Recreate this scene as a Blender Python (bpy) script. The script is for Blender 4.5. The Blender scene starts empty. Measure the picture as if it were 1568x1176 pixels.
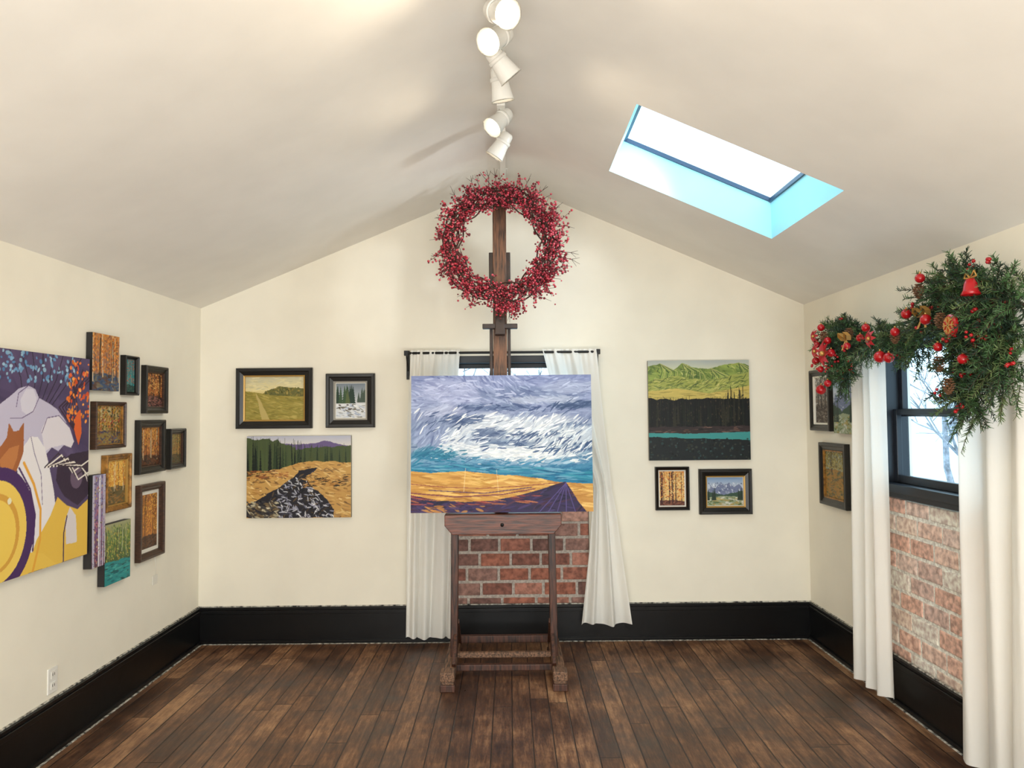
import bpy, math, random
import numpy as np
from mathutils import Vector, Matrix
random.seed(7)
SC=bpy.context.scene
COL=SC.collection

# ------------------------------------------------------------------ helpers
def lin(c):
    c=np.asarray(c,dtype=float)/255.0
    return np.where(c<=0.04045,c/12.92,((c+0.055)/1.055)**2.4)
def lc(c):
    r=lin(c); return (float(r[0]),float(r[1]),float(r[2]),1.0)
def new_mat(name):
    m=bpy.data.materials.new(name); m.use_nodes=True
    return m,m.node_tree.nodes,m.node_tree.links,m.node_tree.nodes['Principled BSDF']
def mat_simple(name,rgb,rough=0.6,metal=0.0,spec=0.5,noise=0.0,nscale=20,bump=0.0,stretch=(1,1,1),rgb2=None):
    m,N,L,B=new_mat(name)
    B.inputs['Base Color'].default_value=lc(rgb)
    B.inputs['Roughness'].default_value=rough
    B.inputs['Metallic'].default_value=metal
    B.inputs['Specular IOR Level'].default_value=spec
    if noise>0 or bump>0 or rgb2:
        tc=N.new('ShaderNodeTexCoord'); mp=N.new('ShaderNodeMapping'); mp.inputs['Scale'].default_value=stretch
        nz=N.new('ShaderNodeTexNoise'); nz.inputs['Scale'].default_value=nscale; nz.inputs['Detail'].default_value=5
        L.new(tc.outputs['Object'],mp.inputs['Vector']); L.new(mp.outputs['Vector'],nz.inputs['Vector'])
        if noise>0 or rgb2:
            cr=N.new('ShaderNodeValToRGB')
            a=np.array(rgb,float)
            c1=np.clip(a*(1-noise),0,255); c2=np.clip(a*(1+noise),0,255) if not rgb2 else np.array(rgb2,float)
            if rgb2: c1=a
            cr.color_ramp.elements[0].position=0.35; cr.color_ramp.elements[0].color=lc(c1)
            cr.color_ramp.elements[1].position=0.65; cr.color_ramp.elements[1].color=lc(c2)
            L.new(nz.outputs['Fac'],cr.inputs['Fac']); L.new(cr.outputs['Color'],B.inputs['Base Color'])
        if bump>0:
            bp=N.new('ShaderNodeBump'); bp.inputs['Strength'].default_value=bump; bp.inputs['Distance'].default_value=0.01
            L.new(nz.outputs['Fac'],bp.inputs['Height']); L.new(bp.outputs['Normal'],B.inputs['Normal'])
    return m
def empty(name,loc=(0,0,0)):
    e=bpy.data.objects.new(name,None); e.empty_display_size=0.1; e.location=loc
    COL.objects.link(e); return e
def parent(o,p):
    o.parent=p
    if p is not None:
        o.matrix_parent_inverse=Matrix.Translation(-Vector(p.location))
_t=(1+5**.5)/2
ICO_V=[Vector(v).normalized() for v in [(-1,_t,0),(1,_t,0),(-1,-_t,0),(1,-_t,0),(0,-1,_t),(0,1,_t),(0,-1,-_t),(0,1,-_t),(_t,0,-1),(_t,0,1),(-_t,0,-1),(-_t,0,1)]]
ICO_F=[(0,11,5),(0,5,1),(0,1,7),(0,7,10),(0,10,11),(1,5,9),(5,11,4),(11,10,2),(10,7,6),(7,1,8),(3,9,4),(3,4,2),(3,2,6),(3,6,8),(3,8,9),(4,9,5),(2,4,11),(6,2,10),(8,6,7),(9,8,1)]
class MB:
    def __init__(s): s.v=[];s.f=[];s.m=[];s.s=[]
    def add(s,vs,fs,mi=0,sm=False):
        o=len(s.v); s.v.extend([tuple(v) for v in vs])
        for f in fs:
            s.f.append(tuple(i+o for i in f)); s.m.append(mi); s.s.append(sm)
    def box(s,c,d,mi=0,R=None):
        hx,hy,hz=d[0]/2,d[1]/2,d[2]/2; c=Vector(c)
        vs=[Vector((x,y,z)) for x in(-hx,hx) for y in(-hy,hy) for z in(-hz,hz)]
        if R is not None: vs=[R@v for v in vs]
        s.add([v+c for v in vs],[(0,1,3,2),(4,6,7,5),(0,4,5,1),(2,3,7,6),(0,2,6,4),(1,5,7,3)],mi)
    def bb(s,a,b,mi=0):
        s.box([(a[i]+b[i])/2 for i in range(3)],[abs(b[i]-a[i]) for i in range(3)],mi)
    def beam(s,a,b,w,t,mi=0,side=(1,0,0)):
        a=Vector(a);b=Vector(b);d=(b-a);L=d.length;d.normalize()
        sx=Vector(side); sx=(sx-d*sx.dot(d)).normalized(); sy=d.cross(sx)
        vs=[]
        for p in(a,b):
            for i,j in((-1,-1),(1,-1),(1,1),(-1,1)): vs.append(p+sx*(i*w/2)+sy*(j*t/2))
        s.add(vs,[(3,2,1,0),(4,5,6,7),(0,1,5,4),(1,2,6,5),(2,3,7,6),(3,0,4,7)],mi)
    def tube(s,pts,r,n=6,mi=0,sm=True,caps=True):
        pts=[Vector(p) for p in pts]; k=len(pts)
        if not hasattr(r,'__len__'): r=[r]*k
        vs=[];fs=[]; u=None
        for i,p in enumerate(pts):
            t=(pts[min(i+1,k-1)]-pts[max(i-1,0)])
            if t.length<1e-9: t=Vector((0,0,1))
            t.normalize()
            if u is None: u=t.orthogonal().normalized()
            else:
                u=u-t*u.dot(t)
                u=u.normalized() if u.length>1e-6 else t.orthogonal().normalized()
            w=t.cross(u)
            for j in range(n):
                a=2*math.pi*j/n; vs.append(p+(u*math.cos(a)+w*math.sin(a))*r[i])
        for i in range(k-1):
            for j in range(n):
                a=i*n+j;b=i*n+(j+1)%n; fs.append((a,b,b+n,a+n))
        if caps:
            fs.append(tuple(range(n-1,-1,-1))); fs.append(tuple((k-1)*n+j for j in range(n)))
        s.add(vs,fs,mi,sm)
    def ico(s,c,r,mi=0):
        c=Vector(c); s.add([c+v*r for v in ICO_V],ICO_F,mi,True)
    def ball(s,c,r,mi=0,n=16,m=10,sq=1.0):
        c=Vector(c);vs=[];fs=[]
        for i in range(m+1):
            ph=math.pi*i/m
            for j in range(n):
                a=2*math.pi*j/n; vs.append(c+Vector((r*math.sin(ph)*math.cos(a),r*math.sin(ph)*math.sin(a),r*sq*math.cos(ph))))
        for i in range(m):
            for j in range(n):
                a=i*n+j;b=i*n+(j+1)%n; fs.append((a,a+n,b+n,b))
        s.add(vs,fs,mi,True)
    def lathe(s,o,d,prof,n=24,mi=0,sm=True):
        o=Vector(o);d=Vector(d).normalized();u=d.orthogonal().normalized();w=d.cross(u);vs=[];fs=[]
        for (r,h) in prof:
            for j in range(n):
                a=2*math.pi*j/n; vs.append(o+d*h+(u*math.cos(a)+w*math.sin(a))*r)
        for i in range(len(prof)-1):
            for j in range(n):
                a=i*n+j;b=i*n+(j+1)%n; fs.append((a,b,b+n,a+n))
        s.add(vs,fs,mi,sm)
    def obj(s,name,mats,par=None,bevel=0,M=None):
        me=bpy.data.meshes.new(name); 
        vs=s.v if M is None else [tuple(M@Vector(v)) for v in s.v]
        me.from_pydata(vs,[],s.f)
        for m in mats: me.materials.append(m)
        me.polygons.foreach_set('material_index',s.m); me.polygons.foreach_set('use_smooth',s.s)
        me.update(); o=bpy.data.objects.new(name,me); COL.objects.link(o)
        if par: parent(o,par)
        if bevel>0:
            b=o.modifiers.new('bevel','BEVEL'); b.width=bevel; b.segments=2; b.limit_method='ANGLE'
        return o

# ------------------------------------------------------------------ materials
def wall_mat(name,rgb,rough=0.85,bump=0.06):
    return mat_simple(name,rgb,rough,spec=0.25,noise=0.012,nscale=3,bump=bump)
M_wall=wall_mat('cream_wall_paint',(239,233,217))
M_ceil=wall_mat('ceiling_paint',(240,236,228))
M_well=wall_mat('skylight_well_sky_tint',(176,232,244))  # cyan puts the blue sky light on the well walls into the colour
M_black=mat_simple('black_gloss_paint',(8,8,9),0.3,spec=.35,noise=0.15,nscale=8,bump=0.12)
M_edge=mat_simple('rough_plaster_edge',(25,24,24),0.8,nscale=45,rgb2=(215,210,198))
M_winblk=mat_simple('window_black_paint',(20,24,32),0.4)
M_white=mat_simple('white_enamel',(235,233,226),0.35)
M_iron=mat_simple('black_iron',(14,14,15),0.45,metal=0.3)
M_frameblk=mat_simple('frame_black_lacquer',(17,15,14),0.35,noise=0.2,nscale=30)
M_framebrn=mat_simple('frame_dark_walnut',(58,36,24),0.4,noise=0.3,nscale=25,stretch=(1,1,8))
M_framegold=mat_simple('frame_antique_gold',(140,98,42),0.4,metal=0.3,noise=0.25,nscale=40)
M_gold=mat_simple('gold_slip',(178,140,72),0.4,metal=0.4)
M_matbd=mat_simple('mat_board',(230,226,214),0.8)
M_cside=mat_simple('canvas_edge_dark',(30,27,28),0.6)
M_csidel=mat_simple('canvas_edge_light',(150,145,135),0.7)
M_wood=mat_simple('easel_dark_wood',(62,36,25),0.45,noise=0.45,nscale=14,stretch=(6,6,0.6),bump=0.2)
M_trayw=mat_simple('easel_tray_wood',(88,46,29),0.4,noise=0.35,nscale=14,stretch=(.6,6,6),bump=0.15)
M_wood2=mat_simple('easel_mast_wood',(82,54,36),0.5,noise=0.4,nscale=14,stretch=(6,6,0.6),bump=0.2)
M_wood3=mat_simple('easel_worn_foot_wood',(100,74,56),0.6,noise=0.4,nscale=18,stretch=(6,.6,6),bump=0.2)
M_glow,_N,_L,_B=new_mat('lamp_bulb_glow'); _B.inputs['Emission Color'].default_value=(1,.82,.55,1); _B.inputs['Emission Strength'].default_value=5
try: M_glow.cycles.emission_sampling='NONE'
except Exception: pass

def glass_mat():
    m=bpy.data.materials.new('window_glass'); m.use_nodes=True; N=m.node_tree.nodes;L=m.node_tree.links; N.clear()
    o=N.new('ShaderNodeOutputMaterial');mx=N.new('ShaderNodeMixShader');t=N.new('ShaderNodeBsdfTransparent');g=N.new('ShaderNodeBsdfGlossy')
    g.inputs['Roughness'].default_value=0.03; mx.inputs[0].default_value=0.05
    t.inputs['Color'].default_value=(.95,.98,1,1)
    L.new(t.outputs[0],mx.inputs[1]);L.new(g.outputs[0],mx.inputs[2]);L.new(mx.outputs[0],o.inputs[0]); return m
M_glass=glass_mat()
def cloth_mat():
    m=bpy.data.materials.new('white_curtain_cloth'); m.use_nodes=True; N=m.node_tree.nodes;L=m.node_tree.links; N.clear()
    o=N.new('ShaderNodeOutputMaterial');mx=N.new('ShaderNodeMixShader');d=N.new('ShaderNodeBsdfDiffuse');t=N.new('ShaderNodeBsdfTranslucent')
    d.inputs['Color'].default_value=lc((253,251,245)); t.inputs['Color'].default_value=lc((252,250,244)); mx.inputs[0].default_value=0.3
    tc=N.new('ShaderNodeTexCoord');nz=N.new('ShaderNodeTexNoise');nz.inputs['Scale'].default_value=14;nz.inputs['Detail'].default_value=4
    mp=N.new('ShaderNodeMapping');mp.inputs['Scale'].default_value=(1.4,1.4,.5)
    bp=N.new('ShaderNodeBump');bp.inputs['Strength'].default_value=0.25;bp.inputs['Distance'].default_value=.02
    L.new(tc.outputs['Object'],mp.inputs['Vector']);L.new(mp.outputs['Vector'],nz.inputs['Vector']);L.new(nz.outputs['Fac'],bp.inputs['Height']);L.new(bp.outputs['Normal'],d.inputs['Normal'])
    L.new(d.outputs[0],mx.inputs[1]);L.new(t.outputs[0],mx.inputs[2]);L.new(mx.outputs[0],o.inputs[0]); return m
M_cloth=cloth_mat()

def floor_mat():
    m,N,L,B=new_mat('worn_plank_floor')
    def math_(op,a,b=None,c=None):
        n=N.new('ShaderNodeMath'); n.operation=op
        for i,x in enumerate((a,b,c)):
            if x is None: continue
            if isinstance(x,(int,float)): n.inputs[i].default_value=x
            else: L.new(x,n.inputs[i])
        return n.outputs[0]
    tc=N.new('ShaderNodeTexCoord'); sp=N.new('ShaderNodeSeparateXYZ'); L.new(tc.outputs['Object'],sp.inputs[0])
    X,Y=sp.outputs[0],sp.outputs[1]
    px=math_('DIVIDE',X,0.098); idx=math_('FLOOR',px); fr=math_('FRACT',px)
    wn=N.new('ShaderNodeTexWhiteNoise'); wn.noise_dimensions='1D'; L.new(idx,wn.inputs['W'])
    yy=math_('DIVIDE',math_('ADD',Y,math_('MULTIPLY',wn.outputs['Value'],7.0)),1.7)
    seg=math_('FLOOR',yy); fy=math_('FRACT',yy)
    cb=N.new('ShaderNodeCombineXYZ'); L.new(idx,cb.inputs[0]); L.new(seg,cb.inputs[1])
    wn2=N.new('ShaderNodeTexWhiteNoise'); wn2.noise_dimensions='3D'; L.new(cb.outputs[0],wn2.inputs['Vector'])
    cb2=N.new('ShaderNodeCombineXYZ'); L.new(math_('MULTIPLY',X,30),cb2.inputs[0]); L.new(math_('ADD',math_('MULTIPLY',Y,3.2),math_('MULTIPLY',wn2.outputs['Value'],40)),cb2.inputs[1]); L.new(math_('MULTIPLY',wn2.outputs['Value'],20),cb2.inputs[2])
    gn=N.new('ShaderNodeTexNoise'); gn.inputs['Scale'].default_value=1.5; gn.inputs['Detail'].default_value=10; gn.inputs['Roughness'].default_value=0.8; L.new(cb2.outputs[0],gn.inputs['Vector'])
    wp=N.new('ShaderNodeTexNoise'); wp.inputs['Scale'].default_value=2.3; wp.inputs['Detail'].default_value=10; wp.inputs['Roughness'].default_value=0.72; L.new(tc.outputs['Object'],wp.inputs['Vector'])
    rare=math_('MULTIPLY',math_('GREATER_THAN',wn2.outputs['Value'],0.94),0.07)
    t=math_('ADD',math_('ADD',math_('ADD',math_('MULTIPLY',wn2.outputs['Value'],0.18),math_('MULTIPLY',gn.outputs['Fac'],1.0)),math_('MULTIPLY',wp.outputs['Fac'],1.15)),rare)
    t=math_('SUBTRACT',t,0.50)
    cr=N.new('ShaderNodeValToRGB'); e=cr.color_ramp.elements
    e[0].position=0.34; e[0].color=lc((36,22,15)); e[1].position=1.0; e[1].color=lc((184,142,104))
    for p,c in((0.50,(62,39,27)),(0.63,(90,60,41)),(0.76,(124,88,62))):
        x=e.new(p); x.color=lc(c)
    L.new(t,cr.inputs['Fac'])
    gx=math_('MINIMUM',fr,math_('SUBTRACT',1.0,fr)); gy=math_('MULTIPLY',math_('MINIMUM',fy,math_('SUBTRACT',1.0,fy)),20)
    g=math_('MINIMUM',gx,gy)
    gp=N.new('ShaderNodeMapRange'); gp.inputs['From Min'].default_value=0.010; gp.inputs['From Max'].default_value=0.045; L.new(g,gp.inputs['Value'])
    mx=N.new('ShaderNodeMix'); mx.data_type='RGBA'; mx.inputs['A'].default_value=lc((22,14,10)); L.new(gp.outputs[0],mx.inputs['Factor']); L.new(cr.outputs['Color'],mx.inputs['B'])
    L.new(mx.outputs['Result'],B.inputs['Base Color'])
    rr=N.new('ShaderNodeMapRange'); rr.inputs['From Min'].default_value=.3; rr.inputs['From Max'].default_value=.7; rr.inputs['To Min'].default_value=0.26; rr.inputs['To Max'].default_value=0.62; L.new(wp.outputs['Fac'],rr.inputs['Value']); L.new(rr.outputs[0],B.inputs['Roughness'])
    bp=N.new('ShaderNodeBump'); bp.inputs['Strength'].default_value=0.35; bp.inputs['Distance'].default_value=0.004
    hh=math_('ADD',gp.outputs[0],math_('MULTIPLY',gn.outputs['Fac'],0.3)); L.new(hh,bp.inputs['Height']); L.new(bp.outputs['Normal'],B.inputs['Normal'])
    return m
M_floor=floor_mat()
def paint_mat():
    m,N,L,B=new_mat('oil_paint')
    a=N.new('ShaderNodeAttribute'); a.attribute_name='Col'; L.new(a.outputs['Color'],B.inputs['Base Color'])
    B.inputs['Roughness'].default_value=0.5; B.inputs['Specular IOR Level'].default_value=0.25
    tc=N.new('ShaderNodeTexCoord');nz=N.new('ShaderNodeTexNoise');nz.inputs['Scale'].default_value=90;nz.inputs['Detail'].default_value=4
    bp=N.new('ShaderNodeBump');bp.inputs['Strength'].default_value=0.2;bp.inputs['Distance'].default_value=0.003
    L.new(tc.outputs['Object'],nz.inputs['Vector']);L.new(nz.outputs['Fac'],bp.inputs['Height']);L.new(bp.outputs['Normal'],B.inputs['Normal'])
    return m
M_paint=paint_mat()

# ------------------------------------------------------------------ room constants
XL,XR=-2.14,2.055; YB,YF=0.0,-7.6; ZL,ZR,ZA=2.297,2.29,3.18
def zr(x): return ZA-(ZA-ZR)/XR*x
def zl(x): return ZA-(ZA-ZL)/XL*x
W1=(-0.50,0.54,1.95)
W2=(-2.04,-1.04,1.95)
BR=1.11

b=MB(); b.add([(XL-.2,YF-.2,0),(XR+.2,YF-.2,0),(XR+.2,YB+.2,0),(XL-.2,YB+.2,0)],[(0,1,2,3)]); b.obj('floor',[M_floor])
b=MB(); x0,x1,zt=W1
b.add([(XL,0,0),(x0,0,0),(x0,0,zt),(x1,0,zt),(x1,0,0),(XR,0,0),(XR,0,ZR),(0,0,ZA),(XL,0,ZL),(x0,0,ZL),(x1,0,ZR)],
      [(0,1,2,9,8),(2,3,10,7,9) ,(4,5,6,10,3),(8,9,7),(10,6,7)])
t=.16
b.add([(x0,0,0),(x0,t,0),(x0,t,zt),(x0,0,zt),(x1,0,0),(x1,t,0),(x1,t,zt),(x1,0,zt)],[(0,1,2,3),(5,4,7,6),(3,2,6,7)])
b.obj('wall_back',[M_wall])
b=MB(); b.add([(XL,YF,0),(XL,0,0),(XL,0,ZL),(XL,YF,ZL)],[(0,1,2,3)]); b.obj('wall_left',[M_wall])
b=MB(); y0,y1,zt=W2
b.add([(XR,YF,0),(XR,y0,0),(XR,y0,zt),(XR,y0,ZR),(XR,YF,ZR)],[(0,1,2,3,4)])
b.add([(XR,y1,0),(XR,0,0),(XR,0,ZR),(XR,y1,ZR),(XR,y1,zt)],[(0,1,2,3,4)])
b.add([(XR,y0,zt),(XR,y1,zt),(XR,y1,ZR),(XR,y0,ZR)],[(0,1,2,3)])
b.add([(XR,y0,0),(XR+t,y0,0),(XR+t,y0,zt),(XR,y0,zt),(XR,y1,0),(XR+t,y1,0),(XR+t,y1,zt),(XR,y1,zt)],[(0,1,2,3),(5,4,7,6),(3,2,6,7)])
b.obj('wall_right',[M_wall])
b=MB(); fx0,fx1,fz0,fz1=-1.6,1.6,0.7,2.2
b.add([(XL,YF,0),(XR,YF,0),(XR,YF,fz0),(XL,YF,fz0)],[(0,1,2,3)])
b.add([(XL,YF,fz0),(fx0,YF,fz0),(fx0,YF,fz1),(XL,YF,fz1)],[(0,1,2,3)])
b.add([(fx1,YF,fz0),(XR,YF,fz0),(XR,YF,fz1),(fx1,YF,fz1)],[(0,1,2,3)])
b.add([(XL,YF,fz1),(XR,YF,fz1),(XR,YF,ZR),(0,YF,ZA),(XL,YF,ZL)],[(0,1,2,3,4)])
b.obj('wall_front',[M_wall])
RD=.30
b=MB(); b.add([(XL,YF,ZL),(XL,0,ZL),(-RD,0,zl(-RD)),(-RD,YF,zl(-RD))],[(0,1,2,3)])
sx=[RD,.58,1.50,XR]; sy=[YF,-1.86,-.95,0]
for i in range(3):
    for j in range(3):
        if i==1 and j==1: continue
        b.add([(sx[i],sy[j],zr(sx[i])),(sx[i+1],sy[j],zr(sx[i+1])),(sx[i+1],sy[j+1],zr(sx[i+1])),(sx[i],sy[j+1],zr(sx[i]))],[(0,1,2,3)])
vs=[];fs=[];K=14
for i in range(K+1):
    q=i/K; x=(1-q)**2*(-RD)+q*q*RD; z=(1-q)**2*zl(-RD)+2*q*(1-q)*ZA+q*q*zr(RD); vs+=[(x,YF,z),(x,0,z)]
for i in range(K): fs.append((i*2,i*2+1,i*2+3,i*2+2))
b.add(vs,fs,0,True)
b.obj('ceiling',[M_ceil])
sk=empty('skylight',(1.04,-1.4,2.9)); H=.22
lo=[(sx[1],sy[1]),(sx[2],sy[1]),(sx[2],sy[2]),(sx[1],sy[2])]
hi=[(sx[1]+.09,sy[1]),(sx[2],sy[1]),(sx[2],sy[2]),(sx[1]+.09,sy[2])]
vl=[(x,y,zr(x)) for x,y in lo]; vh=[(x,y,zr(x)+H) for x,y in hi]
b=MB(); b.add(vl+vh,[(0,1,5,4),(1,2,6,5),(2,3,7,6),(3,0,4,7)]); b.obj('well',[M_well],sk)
M_sash=mat_simple('skylight_sash',(52,72,96),0.4)
b=MB()
for i in range(4):
    a=Vector(vh[i]);c=Vector(vh[(i+1)%4]); b.beam(a,c,.022,.022,0,side=(0,0,1))
b.obj('sash',[M_sash],sk)
b=MB(); b.add([(x,y,z+.01) for x,y,z in vh],[(0,1,2,3)]); b.obj('glass',[M_glass],sk)

def baseboard(name,a,bp,n):
    a=Vector((*a,0));c=Vector((*bp,0));n=Vector((*n,0)); m=MB()
    def seg(z0,z1,t,mi):
        p=[a,c,c+n*t,a+n*t]; vs=[v+Vector((0,0,z0)) for v in p]+[v+Vector((0,0,z1)) for v in p]
        m.add(vs,[(0,1,2,3),(7,6,5,4),(0,4,5,1),(1,5,6,2),(2,6,7,3),(3,7,4,0)],mi)
    seg(0,.20,.020,0); seg(.20,.225,.030,0); seg(.225,.243,.022,0); seg(.243,.250,.010,1); seg(0,.022,.034,0); seg(0,.004,.045,1)
    return m.obj(name,[M_black,M_edge],None,.003)
baseboard('baseboard_back',(XL,0),(XR,0),(0,-1))
baseboard('baseboard_left',(XL,YF),(XL,0),(1,0))
baseboard('baseboard_right',(XR,YF),(XR,0),(-1,0))
baseboard('baseboard_front',(XL,YF),(XR,YF),(0,1))

# ------------------------------------------------------------------ windows and bricks
T_back=Matrix(((1,0,0,0),(0,0,-1,0),(0,1,0,0),(0,0,0,1)))
T_left=Matrix(((0,0,1,XL),(1,0,0,0),(0,1,0,0),(0,0,0,1)))
T_right=Matrix(((0,0,-1,XR),(-1,0,0,0),(0,1,0,0),(0,0,0,1)))
def window(name,T,xa,xb,za,zb):
    c=T@Vector(((xa+xb)/2,(za+zb)/2,-.06)); e=empty(name,c)
    b=MB(); w=.05
    b.bb((xa,za,-.12),(xa+w,zb,.012)); b.bb((xb-w,za,-.12),(xb,zb,.012)); b.bb((xa,zb-w,-.12),(xb,zb,.012))
    b.bb((xa-.0,za-.015,-.12),(xb+.0,za+.03,.035)); b.bb((xa,za-.045,-.02),(xb,za-.015,.015))
    b.obj('casing',[M_winblk],e,.004,T)
    zm=(za+zb)/2-.005
    for nm,z0,z1,dz in(('lower_sash',za+.03,zm+.02,-.05),('upper_sash',zm-.02,zb-w,-.085)):
        b=MB(); r=.032; X0,X1=xa+w,xb-w
        b.bb((X0,z0,dz-.015),(X0+r,z1,dz+.015)); b.bb((X1-r,z0,dz-.015),(X1,z1,dz+.015))
        b.bb((X0+r,z0,dz-.015),(X1-r,z0+r+.01,dz+.015)); b.bb((X0+r,z1-r,dz-.015),(X1-r,z1,dz+.015))
        b.obj(nm,[M_winblk],e,.003,T)
        b=MB(); b.add([(X0+r*.8,z0+r*.8,dz),(X1-r*.8,z0+r*.8,dz),(X1-r*.8,z1-r*.8,dz),(X0+r*.8,z1-r*.8,dz)],[(0,1,2,3)]); b.obj('pane',[M_glass],e,0,T)
    return e
window('window_1',T_back,W1[0],W1[1],BR+.02,W1[2])
window('window_2',T_right,-W2[1],-W2[0],BR+.02,W2[2])
e=empty('added_rear_window',(0,YF,1.45)); b=MB()  # unseen rear window, added behind the camera to let light in
for x in(-1.6,-.53,.53,1.6): b.bb((x-.03,YF-.08,.7),(x+.03,YF+.02,2.2))
for z in(.7,1.45,2.2): b.bb((-1.63,YF-.08,z-.03),(1.63,YF+.02,z+.03))
b.obj('casing',[M_winblk],e)
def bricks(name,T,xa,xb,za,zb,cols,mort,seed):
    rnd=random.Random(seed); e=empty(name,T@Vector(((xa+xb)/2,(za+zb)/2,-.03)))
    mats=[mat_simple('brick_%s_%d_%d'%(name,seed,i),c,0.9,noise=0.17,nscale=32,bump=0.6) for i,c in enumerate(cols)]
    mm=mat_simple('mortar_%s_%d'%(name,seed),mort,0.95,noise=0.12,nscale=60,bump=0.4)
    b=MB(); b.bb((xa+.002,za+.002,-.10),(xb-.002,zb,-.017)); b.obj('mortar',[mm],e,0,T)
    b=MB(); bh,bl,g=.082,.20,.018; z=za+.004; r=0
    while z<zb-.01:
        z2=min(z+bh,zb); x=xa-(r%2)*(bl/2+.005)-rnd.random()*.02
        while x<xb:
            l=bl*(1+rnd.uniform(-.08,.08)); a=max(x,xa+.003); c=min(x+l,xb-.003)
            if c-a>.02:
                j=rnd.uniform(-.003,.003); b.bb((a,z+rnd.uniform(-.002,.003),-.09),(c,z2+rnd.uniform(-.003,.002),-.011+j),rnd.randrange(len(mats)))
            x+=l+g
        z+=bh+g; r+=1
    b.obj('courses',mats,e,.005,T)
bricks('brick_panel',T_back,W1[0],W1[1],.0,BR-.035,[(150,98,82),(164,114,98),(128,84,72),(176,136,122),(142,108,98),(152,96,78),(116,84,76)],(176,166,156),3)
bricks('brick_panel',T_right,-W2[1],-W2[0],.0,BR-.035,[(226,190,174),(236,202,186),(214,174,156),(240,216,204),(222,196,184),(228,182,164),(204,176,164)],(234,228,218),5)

# ------------------------------------------------------------------ curtains
def curtain(name,rows,nf,amp,plane,axis,seed):
    rnd=random.Random(seed); n=160; rows=sorted(rows,key=lambda r:-r[0]); zs=np.linspace(rows[0][0],rows[-1][0],60)
    rz=[-r[0] for r in rows]; ph=rnd.random()*6; pk=[rnd.random()*6 for _ in range(6)]
    vs=[];fs=[]
    for i,z in enumerate(zs):
        xa=np.interp(-z,rz,[r[1] for r in rows]); xb=np.interp(-z,rz,[r[2] for r in rows]); am=np.interp(-z,rz,[r[3] for r in rows])*amp
        v=i/59
        for k in range(n+1):
            t=k/n; tt=t+.05*math.sin(4.3*t+pk[0]+v*.8)+.022*math.sin(9.7*t+pk[1]-v*.6)
            off=am*(math.sin(2*math.pi*nf*tt+ph)+.28*math.sin(2*math.pi*nf*1.9*tt+pk[2]+v*1.6)+.3*math.sin(2*math.pi*1.1*t+v*2+pk[3]))
            top=max(0,1-v*10); off=off*(1-.6*top)+top*.006*math.sin(t*2*math.pi*nf*3.1+pk[4])
            x=xa+(xb-xa)*t+.008*math.sin(2*math.pi*nf*tt+v*3)*v
            zz=z+(.006*math.sin(t*9+ph) if i==59 else 0)
            if axis=='x': vs.append((x,plane+off,zz))
            else: vs.append((plane+off,x,zz))
    for i in range(59):
        for k in range(n):
            a=i*(n+1)+k; fs.append((a,a+1,a+n+2,a+n+1))
    m=MB(); m.add(vs,fs,0,True); return m.obj(name,[M_cloth])
curtain('curtain',[(1.985,-.665,-.335,1),(1.5,-.69,-.36,1),(.9,-.70,-.37,1.1),(.05,-.715,-.405,1.25)],3.5,.021,-.10,'x',1)
curtain('curtain',[(1.985,.225,.595,1),(1.75,.28,.61,1),(1.4,.42,.645,.9),(1.12,.54,.675,.7),(1.04,.56,.68,.7),(.9,.545,.705,.9),(.6,.52,.74,1.1),(.13,.47,.80,1.3)],3,.021,-.10,'x',2)
curtain('curtain',[(2.0,-1.26,-.93,1),(1.5,-1.265,-.93,1),(1,-1.27,-.90,1.1),(.05,-1.25,-.88,1.2)],2.8,.024,1.955,'y',3)
curtain('curtain',[(2.0,-2.45,-1.93,1),(1.5,-2.50,-1.87,1),(1,-2.5,-1.85,1.1),(.04,-2.5,-1.83,1.2)],4.2,.026,1.955,'y',4)
def rod(name,T,xa,xb,z,out):
    e=empty(name,T@Vector(((xa+xb)/2,z,out))); b=MB()
    b.tube([(xa,z,out),(xb,z,out)],.009,10)
    for x in(xa,xb):
        b.tube([(x,z,0),(x,z,out)],.008,8); b.box((x,z-.075,.008),(.022,.20,.016)); b.box((x,z,out),(.028,.034,.028))
        b.tube([(x,z-.12,.01),(x,z-.01,out-.01)],.005,6)
    b.obj('rod',[M_iron],e,.002,T)
rod('curtain_rod',T_back,-.70,.605,1.965,.10)
rod('curtain_rod',T_right,.86,2.55,1.98,.10)

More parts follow.
